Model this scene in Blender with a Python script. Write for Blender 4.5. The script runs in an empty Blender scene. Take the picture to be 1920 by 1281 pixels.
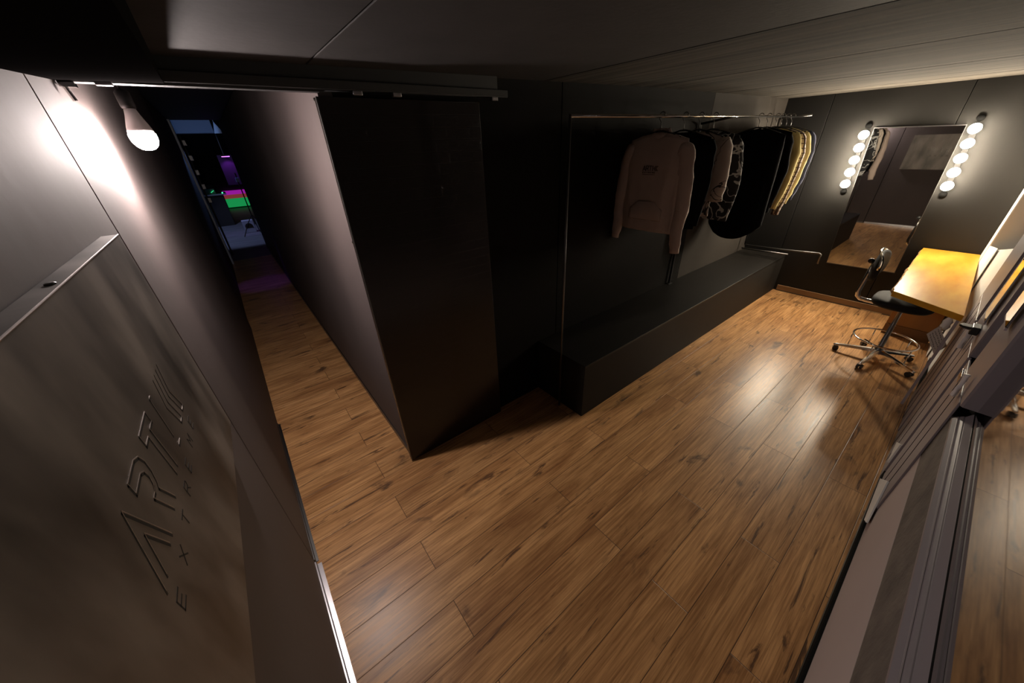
import bpy, bmesh, math, random
from mathutils import Vector, Matrix, noise
random.seed(7)
SC = bpy.context.scene
COL = SC.collection

# ------------------------------------------------------------------ camera, world, exposure
cam_d = bpy.data.cameras.new('camera')
cam = bpy.data.objects.new('camera', cam_d)
COL.objects.link(cam)
right = Vector((0.78352144, -0.62015848, -0.03869896))
up = Vector((0.33586978, 0.37030108, 0.86606501))
fwd = Vector((0.52276729, 0.69157831, -0.49843133))
cam.matrix_world = Matrix(((right.x, up.x, -fwd.x, 0.0), (right.y, up.y, -fwd.y, 0.0),
                           (right.z, up.z, -fwd.z, 2.0), (0, 0, 0, 1)))
cam_d.sensor_fit = 'HORIZONTAL'; cam_d.sensor_width = 36.0
cam_d.lens = 642.66 / 1920 * 36.0
cam_d.clip_start = 0.02; cam_d.clip_end = 100
SC.camera = cam
w = bpy.data.worlds.new('world'); SC.world = w; w.use_nodes = True
w.node_tree.nodes['Background'].inputs[0].default_value = (0.8, 0.75, 0.8, 1)
w.node_tree.nodes['Background'].inputs[1].default_value = 0.0006
vs = SC.view_settings
vs.view_transform = 'Standard'; vs.look = 'None'; vs.gamma = 1; vs.use_curve_mapping = False
vs.exposure = -0.2
HALL_BULB = 1300.0      # emission strength of the bulb in the hallway
MIRROR_BULB = 430.0     # emission strength of each globe beside the mirror

# ------------------------------------------------------------------ material helpers
def mat(name, col=(0.5, 0.5, 0.5), rough=0.5, metal=0.0, spec=0.5, bump=0.0, bscale=60.0, bstretch=(1, 1, 1),
        var=0.0, vscale=4.0, vstretch=(1, 1, 1), col2=None, emit=None, estr=0.0, rvar=0.0, coat=0.0):
    m = bpy.data.materials.new(name); m.use_nodes = True
    nt = m.node_tree; N = nt.nodes; L = nt.links
    b = N['Principled BSDF']
    b.inputs['Base Color'].default_value = (*col, 1)
    b.inputs['Roughness'].default_value = rough
    b.inputs['Metallic'].default_value = metal
    b.inputs['Specular IOR Level'].default_value = spec
    b.inputs['Coat Weight'].default_value = coat
    tc = N.new('ShaderNodeTexCoord')
    def nz(scale, stretch, detail=5):
        mp = N.new('ShaderNodeMapping'); mp.inputs['Scale'].default_value = stretch
        L.new(tc.outputs['Object'], mp.inputs[0])
        n = N.new('ShaderNodeTexNoise'); n.inputs['Scale'].default_value = scale; n.inputs['Detail'].default_value = detail
        L.new(mp.outputs[0], n.inputs[0]); return n
    if var > 0:
        n = nz(vscale, vstretch)
        r = N.new('ShaderNodeValToRGB')
        r.color_ramp.elements[0].position = 0.32; r.color_ramp.elements[1].position = 0.68
        c2 = col2 if col2 else tuple(c * (1 - var) for c in col)
        r.color_ramp.elements[0].color = (*c2, 1); r.color_ramp.elements[1].color = (*col, 1)
        L.new(n.outputs['Fac'], r.inputs[0]); L.new(r.outputs[0], b.inputs['Base Color'])
        if rvar > 0:
            mr = N.new('ShaderNodeMapRange'); mr.inputs['From Min'].default_value = 0.3; mr.inputs['From Max'].default_value = 0.7
            mr.inputs['To Min'].default_value = rough - rvar; mr.inputs['To Max'].default_value = rough + rvar
            L.new(n.outputs['Fac'], mr.inputs['Value']); L.new(mr.outputs[0], b.inputs['Roughness'])
    if bump > 0:
        n = nz(bscale, bstretch)
        bp = N.new('ShaderNodeBump'); bp.inputs['Strength'].default_value = bump; bp.inputs['Distance'].default_value = 0.01
        L.new(n.outputs['Fac'], bp.inputs['Height']); L.new(bp.outputs[0], b.inputs['Normal'])
    if emit:
        b.inputs['Emission Color'].default_value = (*emit, 1); b.inputs['Emission Strength'].default_value = estr
    return m

def floor_material(name, ox):
    """laminate planks along X: rows 0.193 wide, 1.447 long, staggered"""
    m = bpy.data.materials.new(name); m.use_nodes = True
    nt = m.node_tree; N = nt.nodes; L = nt.links
    b = N['Principled BSDF']
    def M(op, a, c=None, c3=None):
        n = N.new('ShaderNodeMath'); n.operation = op
        for i, v in enumerate((a, c, c3)):
            if v is None: continue
            if isinstance(v, (int, float)): n.inputs[i].default_value = v
            else: L.new(v, n.inputs[i])
        return n.outputs[0]
    tc = N.new('ShaderNodeTexCoord')
    sp = N.new('ShaderNodeSeparateXYZ'); L.new(tc.outputs['Object'], sp.inputs[0])
    X, Y = sp.outputs[0], sp.outputs[1]
    v = M('DIVIDE', M('SUBTRACT', Y, 0.132 + ox), 0.193)
    row = M('FLOOR', v); fv = M('SUBTRACT', v, row)
    par = M('ABSOLUTE', M('MODULO', row, 2.0))
    u = M('DIVIDE', M('SUBTRACT', M('SUBTRACT', X, 1.093), M('MULTIPLY', par, 0.59)), 1.447)
    cell = M('FLOOR', u); fu = M('SUBTRACT', u, cell)
    # distance to the plank edges, metres
    dv = M('MULTIPLY', M('MINIMUM', fv, M('SUBTRACT', 1.0, fv)), 0.193)
    du = M('MULTIPLY', M('MINIMUM', fu, M('SUBTRACT', 1.0, fu)), 1.447)
    d = M('MINIMUM', dv, du)
    groove = N.new('ShaderNodeMapRange'); groove.inputs['From Min'].default_value = 0.0006; groove.inputs['From Max'].default_value = 0.0022
    L.new(d, groove.inputs['Value']); G = groove.outputs[0]
    cid = N.new('ShaderNodeCombineXYZ'); L.new(row, cid.inputs[0]); L.new(cell, cid.inputs[1])
    wn = N.new('ShaderNodeTexWhiteNoise'); wn.noise_dimensions = '3D'; L.new(cid.outputs[0], wn.inputs['Vector'])
    rnd = wn.outputs['Value']
    # grain coordinates, shifted per plank
    off = M('MULTIPLY', rnd, 37.0)
    gc = N.new('ShaderNodeCombineXYZ'); L.new(M('ADD', X, off), gc.inputs[0]); L.new(Y, gc.inputs[1]); L.new(off, gc.inputs[2])
    def nz(sc, st, det=6, dist=0.0, rough=0.55):
        mp = N.new('ShaderNodeMapping'); mp.inputs['Scale'].default_value = st
        L.new(gc.outputs[0], mp.inputs[0])
        n = N.new('ShaderNodeTexNoise'); n.inputs['Scale'].default_value = sc; n.inputs['Detail'].default_value = det
        n.inputs['Distortion'].default_value = dist; n.inputs['Roughness'].default_value = rough
        L.new(mp.outputs[0], n.inputs[0]); return n.outputs['Fac']
    def ramp(f, p0, c0, p1, c1, mid=None):
        r = N.new('ShaderNodeValToRGB'); e = r.color_ramp.elements
        e[0].position = p0; e[0].color = (*c0, 1); e[1].position = p1; e[1].color = (*c1, 1)
        if mid: k = e.new(mid[0]); k.color = (*mid[1], 1)
        L.new(f, r.inputs[0]); return r.outputs[0]
    def mix(f, a, c, mode='MIX'):
        n = N.new('ShaderNodeMix'); n.data_type = 'RGBA'; n.blend_type = mode
        if isinstance(f, (int, float)): n.inputs[0].default_value = f
        else: L.new(f, n.inputs[0])
        for i, q in ((6, a), (7, c)):
            if isinstance(q, tuple): n.inputs[i].default_value = (*q, 1)
            else: L.new(q, n.inputs[i])
        return n.outputs[2]
    soft = nz(1.6, (1.0, 5.0, 1.0), 4, 0.6)
    base = ramp(soft, 0.3, (0.33, 0.165, 0.066), 0.72, (0.62, 0.360, 0.160), (0.5, (0.50, 0.275, 0.114)))
    grain = nz(6.0, (0.55, 16.0, 1.0), 8, 0.3, 0.62)
    base = mix(0.9, base, ramp(grain, 0.36, (0.56, 0.5, 0.46), 0.62, (1.12, 1.1, 1.08)), 'MULTIPLY')
    fine = nz(7.0, (0.9, 62.0, 1.0), 4)
    base = mix(0.55, base, ramp(fine, 0.35, (0.7, 0.66, 0.62), 0.6, (1.06, 1.06, 1.06)), 'MULTIPLY')
    # dark cracks and knots stretched along the plank
    crack = nz(2.2, (1.0, 9.5, 1.0), 7, 0.7, 0.66)
    base = mix(ramp(crack, 0.595, (0, 0, 0), 0.66, (0.92, 0.92, 0.92)), base, (0.085, 0.042, 0.022))
    knot = nz(3.1, (1.0, 2.6, 1.0), 5, 0.5)
    base = mix(ramp(knot, 0.62, (0, 0, 0), 0.72, (0.85, 0.85, 0.85)), base, (0.06, 0.034, 0.022))
    tone = N.new('ShaderNodeMapRange'); tone.inputs['To Min'].default_value = 0.90; tone.inputs['To Max'].default_value = 1.08
    L.new(rnd, tone.inputs['Value'])
    tcv = N.new('ShaderNodeCombineXYZ')
    for i in range(3): L.new(tone.outputs[0], tcv.inputs[i])
    base = mix(1.0, base, tcv.outputs[0], 'MULTIPLY')
    base = mix(G, (0.05, 0.026, 0.014), base)
    L.new(base, b.inputs['Base Color'])
    rr = N.new('ShaderNodeMapRange'); rr.inputs['To Min'].default_value = 0.27; rr.inputs['To Max'].default_value = 0.40
    L.new(grain, rr.inputs['Value']); L.new(rr.outputs[0], b.inputs['Roughness'])
    b.inputs['Specular IOR Level'].default_value = 0.28
    hgt = M('ADD', M('MULTIPLY', G, 1.0), M('MULTIPLY', grain, 0.35))
    bp = N.new('ShaderNodeBump'); bp.inputs['Strength'].default_value = 0.35; bp.inputs['Distance'].default_value = 0.0025
    L.new(hgt, bp.inputs['Height']); L.new(bp.outputs[0], b.inputs['Normal'])
    return m

M_floor = floor_material('laminate_planks', 0.0)
M_wallL = mat('dark_painted_board', (0.084, 0.066, 0.063), 0.72, spec=0.3, var=0.25, vscale=1.4, vstretch=(1, 1, .5), bump=0.10, bscale=14, rvar=0.06)
M_wallF = mat('black_painted_board', (0.0080, 0.0070, 0.0060), 0.7, spec=0.06, var=0.2, vscale=2, bump=0.08, bscale=18)
M_wallF_lit = mat('black_painted_board_lit', (0.034, 0.029, 0.0245), 0.7, spec=0.1, var=0.15, vscale=3)  # one wall board in two painted tones: lamplight here, clothes' shade above
M_wallB = mat('charcoal_painted_wall', (0.0145, 0.0136, 0.0122), 0.6, spec=0.35, var=0.12, vscale=2, bump=0.06, bscale=30, bstretch=(1, 1, .12))
M_ceil = mat('dark_textile_ceiling_board', (0.105, 0.092, 0.076), 0.95, spec=0.1, var=0.75, vscale=2.2, vstretch=(9, 0.35, 1), bump=0.10, bscale=6, bstretch=(10, .5, 1))
M_soffit = mat('black_soffit_board', (0.006, 0.0055, 0.0055), 1.0, spec=0.0)
M_ceilL = mat('dark_ceiling_panel', (0.05, 0.046, 0.045), 0.8, spec=0.2, var=0.2, vscale=5, bump=0.1, bscale=40)
M_black = mat('matt_black_paint', (0.012, 0.011, 0.011), 0.6)
M_gloss = None
M_white = mat('white_wall_paint', (0.46, 0.385, 0.365), 0.75, var=0.06, vscale=2)
M_sill = mat('rough_concrete_sill', (0.15, 0.125, 0.105), 0.9, var=0.45, vscale=9, vstretch=(1, 3, 1), bump=0.3, bscale=35)
M_pvc = mat('grey_upvc', (0.20, 0.175, 0.19), 0.42)
M_pvc2 = mat('light_grey_upvc', (0.34, 0.30, 0.31), 0.4)
M_groove = mat('dark_gasket', (0.005, 0.005, 0.005), 0.9, spec=0.1)
M_alu = mat('brushed_aluminium', (0.62, 0.6, 0.62), 0.28, metal=1.0, bump=0.05, bscale=40, bstretch=(1, .05, 1))
M_chrome = mat('chrome', (0.78, 0.77, 0.76), 0.12, metal=1.0)
M_darkmetal = mat('dark_steel', (0.16, 0.155, 0.15), 0.4, metal=1.0)
M_steel = mat('blackened_steel_plate', (0.26, 0.226, 0.205), 0.50, metal=0.72, var=0.75, vscale=4.2, vstretch=(1, 1.6, .6), col2=(0.075, 0.068, 0.062), rvar=0.08, bump=0.03, bscale=20)
M_steeledge = mat('brushed_steel_edge', (0.62, 0.56, 0.53), 0.32, metal=0.85)
M_engrave = mat('engraved_shadow_metal', (0.012, 0.011, 0.010), 0.7, metal=0.2)
M_lid = mat('dark_bench_laminate', (0.010, 0.0085, 0.007), 0.42, spec=0.25, var=0.3, vscale=12, vstretch=(.3, 3, 1), bump=0.06, bscale=30)
M_lidf = mat('dark_bench_front', (0.0125, 0.0110, 0.0090), 0.6, spec=0.2, var=0.2, vscale=6)
M_glass = mat('window_glass_at_night', (0.012, 0.012, 0.012), 0.03, spec=1.0, coat=1.0)
M_glass.node_tree.nodes['Principled BSDF'].inputs['IOR'].default_value = 2.4
M_mirror = mat('mirror_glass', (0.72, 0.72, 0.70), 0.015, metal=1.0)
M_wood = mat('baseboard_oak', (0.34, 0.20, 0.10), 0.45, var=0.35, vscale=6, vstretch=(1, .2, 3))
M_desk = mat('honey_varnished_slab', (0.62, 0.34, 0.045), 0.36, spec=0.14, var=0.3, vscale=2.6, vstretch=(1.0, 4.0, 1), col2=(0.50, 0.225, 0.018), bump=0.04, bscale=12, bstretch=(1, 6, 1), coat=0.0)
M_bark = mat('live_bark_edge', (0.32, 0.17, 0.05), 0.8, bump=0.6, bscale=30)
M_panel = mat('brown_desk_panel', (0.30, 0.125, 0.022), 0.5, var=0.3, vscale=5, vstretch=(1, 1, .2))
M_blackplastic = mat('black_plastic', (0.012, 0.012, 0.012), 0.4)
M_seat = mat('black_upholstery', (0.010, 0.010, 0.010), 0.7, spec=0.2, bump=0.15, bscale=180)
M_paper = mat('white_card', (0.80, 0.80, 0.77), 0.6, var=0.08, vscale=6)
M_ink = mat('pen_ink', (0.04, 0.035, 0.03), 0.7)
M_socket = mat('white_lamp_neck', (0.7, 0.66, 0.66), 0.5)
M_bulbH = mat('lit_hall_bulb', (1, 1, 1), 0.5, emit=(1.0, 0.87, 0.83), estr=HALL_BULB)
M_bulbM = mat('lit_mirror_globe', (1, 1, 1), 0.5, emit=(1.0, 0.86, 0.66), estr=MIRROR_BULB)
M_cream = mat('cream_sweatshirt_fleece', (0.52, 0.42, 0.37), 0.95, bump=0.2, bscale=120, var=0.12, vscale=5)
M_clothblk = mat('black_cloth', (0.005, 0.005, 0.006), 0.95, spec=0.05, bump=0.2, bscale=120)
M_navy = mat('navy_cloth', (0.022, 0.028, 0.07), 0.9, bump=0.2, bscale=120)
M_yellow = mat('straw_yellow_cloth', (0.62, 0.52, 0.22), 0.9, bump=0.2, bscale=120, var=0.15, vscale=6)
M_print = mat('black_and_white_scribble_cloth', (0.02, 0.02, 0.022), 0.85, var=1.0, vscale=11, vstretch=(1, 1, 1.6), col2=(0.02, 0.02, 0.022))

def pattern_cloth(name, dark, light, width, scale):
    m = bpy.data.materials.new(name); m.use_nodes = True
    nt = m.node_tree; N = nt.nodes; L = nt.links; b = N['Principled BSDF']; b.inputs['Roughness'].default_value = 0.9
    tc = N.new('ShaderNodeTexCoord')
    n = N.new('ShaderNodeTexNoise'); n.inputs['Scale'].default_value = scale; n.inputs['Detail'].default_value = 2; n.inputs['Distortion'].default_value = 1.6
    L.new(tc.outputs['Object'], n.inputs[0])
    a = N.new('ShaderNodeMath'); a.operation = 'SUBTRACT'; a.inputs[1].default_value = 0.5; L.new(n.outputs['Fac'], a.inputs[0])
    c = N.new('ShaderNodeMath'); c.operation = 'ABSOLUTE'; L.new(a.outputs[0], c.inputs[0])
    r = N.new('ShaderNodeValToRGB'); r.color_ramp.elements[0].position = width; r.color_ramp.elements[1].position = width * 1.6
    r.color_ramp.elements[0].color = (*light, 1); r.color_ramp.elements[1].color = (*dark, 1)
    L.new(c.outputs[0], r.inputs[0]); L.new(r.outputs[0], b.inputs['Base Color'])
    return m
M_scrib = pattern_cloth('black_cloth_white_line_print', (0.012, 0.012, 0.014), (0.42, 0.42, 0.42), 0.022, 6.0)
M_scrib2 = pattern_cloth('white_cloth_dark_line_print', (0.55, 0.48, 0.42), (0.03, 0.03, 0.03), 0.012, 4.5)

def check_cloth():
    m = bpy.data.materials.new('plaid_check_cloth'); m.use_nodes = True
    nt = m.node_tree; N = nt.nodes; L = nt.links; b = N['Principled BSDF']; b.inputs['Roughness'].default_value = 0.9
    tc = N.new('ShaderNodeTexCoord')
    br = N.new('ShaderNodeTexBrick'); br.offset = 0.0
    mp = N.new('ShaderNodeMapping'); mp.inputs['Rotation'].default_value = (math.radians(90), 0, math.radians(90)); L.new(tc.outputs['Object'], mp.inputs[0])
    L.new(mp.outputs[0], br.inputs[0])
    br.inputs['Color1'].default_value = (0.50, 0.42, 0.36, 1); br.inputs['Color2'].default_value = (0.44, 0.36, 0.31, 1)
    br.inputs['Mortar'].default_value = (0.05, 0.03, 0.03, 1); br.inputs['Scale'].default_value = 1.0
    br.inputs['Brick Width'].default_value = 0.045; br.inputs['Row Height'].default_value = 0.04; br.inputs['Mortar Size'].default_value = 0.004
    L.new(br.outputs['Color'], b.inputs['Base Color']); return m
M_plaid = check_cloth()

def slider_material():
    """glossy black brush-painted board with short raised marks"""
    m = bpy.data.materials.new('glossy_black_textured_paint'); m.use_nodes = True
    nt = m.node_tree; N = nt.nodes; L = nt.links; b = N['Principled BSDF']
    b.inputs['Base Color'].default_value = (0.013, 0.010, 0.009, 1); b.inputs['Roughness'].default_value = 0.24
    tc = N.new('ShaderNodeTexCoord')
    br = N.new('ShaderNodeTexBrick'); mp = N.new('ShaderNodeMapping'); mp.inputs['Rotation'].default_value = (math.radians(90), 0, 0)
    L.new(tc.outputs['Object'], mp.inputs[0]); L.new(mp.outputs[0], br.inputs[0])
    br.inputs['Color1'].default_value = (1, 1, 1, 1); br.inputs['Color2'].default_value = (0.9, 0.9, 0.9, 1); br.inputs['Mortar'].default_value = (0, 0, 0, 1)
    br.inputs['Scale'].default_value = 1; br.inputs['Brick Width'].default_value = 0.14; br.inputs['Row Height'].default_value = 0.055; br.inputs['Mortar Size'].default_value = 0.0022
    n = N.new('ShaderNodeTexNoise'); n.inputs['Scale'].default_value = 60; L.new(tc.outputs['Object'], n.inputs[0])
    ad = N.new('ShaderNodeMath'); ad.operation = 'MULTIPLY_ADD'; ad.inputs[1].default_value = 0.15
    L.new(n.outputs['Fac'], ad.inputs[0]); L.new(br.outputs['Fac'], ad.inputs[2])
    bp = N.new('ShaderNodeBump'); bp.inputs['Strength'].default_value = 0.24; bp.inputs['Distance'].default_value = 0.002; bp.invert = True
    L.new(ad.outputs[0], bp.inputs['Height']); L.new(bp.outputs[0], b.inputs['Normal'])
    return m
M_gloss = slider_material()

# ------------------------------------------------------------------ mesh helpers
def nb(): return bmesh.new()
def link(name, bm, m, parent=None, smooth=False, bevel=0.0, loc=None):
    me = bpy.data.meshes.new(name)
    bmesh.ops.recalc_face_normals(bm, faces=bm.faces)
    bm.to_mesh(me); bm.free()
    if smooth:
        for p in me.polygons: p.use_smooth = True
    me.materials.append(m)
    o = bpy.data.objects.new(name, me); COL.objects.link(o)
    if parent: o.parent = parent
    if loc is not None: o.location = loc
    if bevel > 0:
        md = o.modifiers.new('bevel', 'BEVEL'); md.width = bevel; md.segments = 2; md.limit_method = 'ANGLE'
    return o
def box(bm, x0, x1, y0, y1, z0, z1):
    v = [bm.verts.new((x, y, z)) for z in (z0, z1) for (x, y) in ((x0, y0), (x1, y0), (x1, y1), (x0, y1))]
    for f in ((0, 3, 2, 1), (4, 5, 6, 7), (0, 1, 5, 4), (1, 2, 6, 5), (2, 3, 7, 6), (3, 0, 4, 7)): bm.faces.new([v[i] for i in f])
    return v
def prism(bm, poly, axis, a, b):
    """polygon in the plane normal to axis, extruded a..b. poly coords are the two other axes in order"""
    def P(p, t):
        return {'x': (t, p[0], p[1]), 'y': (p[0], t, p[1]), 'z': (p[0], p[1], t)}[axis]
    A = [bm.verts.new(P(p, a)) for p in poly]; B = [bm.verts.new(P(p, b)) for p in poly]
    n = len(poly)
    bm.faces.new(A); bm.faces.new(B[::-1])
    for i in range(n): bm.faces.new((A[i], B[i], B[(i + 1) % n], A[(i + 1) % n]))
def loft(bm, rings, closed_ring=True, caps=True):
    R = [[bm.verts.new(p) for p in r] for r in rings]
    n = len(R[0])
    for i in range(len(R) - 1):
        for j in range(n if closed_ring else n - 1):
            bm.faces.new((R[i][j], R[i][(j + 1) % n], R[i + 1][(j + 1) % n], R[i + 1][j]))
    if caps: bm.faces.new(R[0][::-1]); bm.faces.new(R[-1])
def tube(bm, pts, r, seg=10, flat=1.0, closed=False):
    pts = [Vector(p) for p in pts]; rings = []
    n = len(pts)
    prev = None
    for i, p in enumerate(pts):
        if closed: d = pts[(i + 1) % n] - pts[i - 1]
        elif i == 0: d = pts[1] - pts[0]
        elif i == n - 1: d = pts[-1] - pts[-2]
        else: d = (pts[i + 1] - pts[i - 1])
        d.normalize()
        if prev is None:
            ref = Vector((0, 0, 1)) if abs(d.z) < 0.9 else Vector((1, 0, 0))
            a = d.cross(ref).normalized()
        else:
            a = (prev - d * prev.dot(d)).normalized()
        prev = a
        b = d.cross(a)
        rr = r[i] if isinstance(r, (list, tuple)) else r
        rings.append([p + a * (rr * math.cos(t)) + b * (rr * flat * math.sin(t)) for t in [2 * math.pi * k / seg for k in range(seg)]])
    if closed:
        R = [[bm.verts.new(q) for q in ring] for ring in rings]
        for i in range(n):
            A, B = R[i], R[(i + 1) % n]
            for j in range(seg): bm.faces.new((A[j], A[(j + 1) % seg], B[(j + 1) % seg], B[j]))
    else: loft(bm, rings)
def lathe(bm, prof, c, seg=24, axis='z'):
    """prof: (radius, height) list"""
    c = Vector(c)
    rings = []
    for r, h in prof:
        ring = []
        for k in range(seg):
            t = 2 * math.pi * k / seg
            if axis == 'z': q = Vector((r * math.cos(t), r * math.sin(t), h))
            else: q = Vector((h, r * math.cos(t), r * math.sin(t)))
            ring.append(c + q)
        rings.append(ring)
    loft(bm, rings)
def arc(c, r, a0, a1, n, plane='xy'):
    out = []
    for i in range(n + 1):
        t = math.radians(a0 + (a1 - a0) * i / n); u, v = r * math.cos(t), r * math.sin(t)
        out.append({'xy': (c[0] + u, c[1] + v, c[2]), 'yz': (c[0], c[1] + u, c[2] + v), 'xz': (c[0] + u, c[1], c[2] + v)}[plane])
    return out
def empty(name, loc, label=None, cat=None, group=None):
    o = bpy.data.objects.new(name, None); COL.objects.link(o); o.location = loc; o.empty_display_size = 0.1
    if label: tag(o, label, cat, group)
    return o
def tag(o, label=None, cat=None, group=None, kind=None):
    if label: o['label'] = label
    if cat: o['category'] = cat
    if group: o['group'] = group
    if kind: o['kind'] = kind
    return o
def struct(name, bm, m, label=None, **k):
    o = link(name, bm, m, **k); o['kind'] = 'structure'
    if label: o['label'] = label
    return o
def keep(o, parent):
    """parent without moving: mesh built in world coordinates"""
    o.parent = parent; o.matrix_parent_inverse = Matrix.Translation(-parent.location); return o
def part(name, bm, m, parent, **k):
    o = link(name, bm, m, **k); return keep(o, parent)

XL, XR = -0.276, 5.93          # left wall, mirror wall
YW = 1.93                      # wall behind bench
YS = -0.285                    # window wall
XC = 0.472                     # right side of hallway
HALL_END = 9.6

# ------------------------------------------------------------------ floor
bm = nb(); box(bm, XL - 0.05, XR + 0.05, -0.39, 1.908, -0.05, 0.0)
struct('floor', bm, M_floor)
bm = nb(); box(bm, XL - 0.05, XC + 0.05, 1.911, HALL_END + 0.1, -0.05, 0.0)
struct('floor_hallway', bm, M_floor)
bm = nb(); box(bm, XC + 0.05, XR + 0.05, 1.911, 1.99, -0.05, 0.0)
struct('floor_edge', bm, M_floor)
bm = nb(); box(bm, XL - 0.05, XR + 0.05, 1.905, 1.915, -0.06, -0.004)
struct('trim_1', bm, M_groove)

# ------------------------------------------------------------------ left wall: two boards with a seam
seam = 1.552
bm = nb(); box(bm, XL - 0.06, XL, -0.6, seam - 0.005, 0.0, 2.6); struct('wall_left', bm, M_wallL, bevel=0.002)
bm = nb(); box(bm, XL - 0.06, XL, seam + 0.005, 5.40, 0.0, 2.6); struct('wall_left_hallway', bm, M_wallL, bevel=0.002)
bm = nb(); box(bm, XL - 0.06, XL - 0.02, 5.40, 9.39, 0.0, 2.6); struct('wall_left_hallway_far', bm, M_wallL)
bm = nb(); box(bm, XL - 0.07, XL - 0.0601, -0.6, 9.39, 0.0, 2.6); struct('wall_left_backing', bm, M_groove)
# aluminium floor strip with screws
bm = nb(); prism(bm, [(XL, 0.0), (XL + 0.028, 0.0), (XL + 0.028, 0.004), (XL + 0.008, 0.007), (XL + 0.006, 0.034), (XL, 0.034)], 'y', 0.2, 1.54)
bm2 = nb(); prism(bm2, [(XL, 0.0), (XL + 0.018, 0.0), (XL + 0.018, 0.004), (XL + 0.005, 0.006), (XL + 0.004, 0.028), (XL, 0.028)], 'y', 1.56, 3.0)
b1 = struct('baseboard_left', bm, M_alu); b2 = struct('baseboard_left_hallway', bm2, M_darkmetal)
for yy in (0.86, 1.20, 1.535, 2.93, 3.9, 4.4):
    bm = nb(); lathe(bm, [(0.0045, 0), (0.0045, 0.0015), (0.002, 0.003)], (XL + (0.007 if yy < 1.55 else 0.004 if yy < 3 else 0.0), yy, 0.022 if yy < 3 else 0.07), 10, 'x')
    s = link('screw', bm, M_chrome, smooth=True); keep(s, b1 if yy < 1.55 else b2)

# ------------------------------------------------------------------ hallway right wall / partition block
bm = nb(); box(bm, XC, XC + 0.06, 1.93, 10.6, 0.0, 2.6); struct('wall_hallway_right', bm, M_wallL)
bm = nb(); box(bm, XC - 0.008, XC, 1.94, 10.6, 0.0, 0.05); struct('baseboard_hallway', bm, M_darkmetal)

# wall behind the bench, in boards with seams
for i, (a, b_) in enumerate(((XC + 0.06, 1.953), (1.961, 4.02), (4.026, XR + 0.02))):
    bm = nb(); box(bm, a, b_, YW, YW + 0.06, 0.0, 2.6); struct('wall_front' if i == 0 else 'wall_front_panel', bm, M_wallF if i < 2 else M_wallF_lit)
bm = nb(); box(bm, XC + 0.06, XR, YW + 0.055, YW + 0.07, 0.0, 2.6); struct('wall_front_backing', bm, M_groove)

# mirror wall in boards
for i, (a, b_) in enumerate(((-0.45, 0.419), (0.425, 1.468), (1.474, 1.99))):
    bm = nb(); box(bm, XR, XR + 0.06, a, b_, 0.0, 2.6); struct('wall_mirror' if i == 0 else 'wall_mirror_panel', bm, M_wallB, bevel=0.002)
bm = nb(); box(bm, XR + 0.05, XR + 0.07, -0.45, 1.99, 0.0, 2.6); struct('wall_mirror_backing', bm, M_groove)
bm = nb(); box(bm, XR - 0.014, XR, YS + 0.02, 1.36, 0.012, 0.082)
bb = struct('baseboard_mirror_wall', bm, M_wood, bevel=0.003)
bm = nb(); box(bm, XR - 0.020, XR - 0.0141, YS + 0.02, 1.36, 0.0, 0.012); struct('trim_2', bm, M_darkmetal)
bm = nb(); box(bm, XR - 0.024, XR - 0.0201, 0.22, 0.42, 0.004, 0.012); struct('trim_3', bm, M_chrome)

# ------------------------------------------------------------------ ceiling: boards, low soffit, header
def zc(x): return 2.303 + 0.0155 * min(max(x, 0), 2.9) + 0.004 * max(0, x - 2.9)
seams = [-0.04, 0.444, 1.800, 2.925, 4.15, 5.35, XR + 0.05]
for i in range(len(seams) - 1):
    a = seams[i] + 0.004; b_ = seams[i + 1] - 0.004
    bm = nb()
    z0, z1 = zc(a), zc(b_)
    prism(bm, [(a, z0), (b_, z1), (b_, z1 + 0.03), (a, z0 + 0.03)], 'y', -0.62, 1.99)
    struct('ceiling' if i == 0 else 'ceiling_panel', bm, M_ceilL if i < 2 else M_ceil, bevel=0.0015)
for sx in seams[2:-1]:
    bm = nb(); z_ = zc(sx); box(bm, sx - 0.0045, sx + 0.0045, -0.62, 1.93, z_ - 0.0012, z_ + 0.02); struct('trim_ceiling_joint', bm, M_groove)
bm = nb(); box(bm, -0.36, XR + 0.1, -0.62, 2.0, 2.42, 2.46); struct('ceiling_backing', bm, M_groove)
bm = nb()
loft(bm, [[(XL, y_, 2.222 - 0.085 * (1.872 - y_)), (-0.012 - 0.006 * y_, y_, 2.226 - 0.085 * (1.872 - y_)), (-0.012 - 0.006 * y_, y_, 2.34), (XL, y_, 2.34)] for y_ in (-0.4, 1.872)]); struct('ceiling_soffit', bm, M_soffit)
bm = nb(); box(bm, XL, 1.40, 1.882, 1.93, 2.228, 2.40); struct('trim_4', bm, M_black)
bm = nb(); box(bm, XL - 0.05, XC + 0.05, 1.93, HALL_END, 2.62, 2.66); struct('ceiling_hallway', bm, M_black)
bm = nb(); box(bm, -0.25, XC, 1.885, 1.928, 2.222, 2.228); struct('trim_5', bm, M_black)

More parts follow.
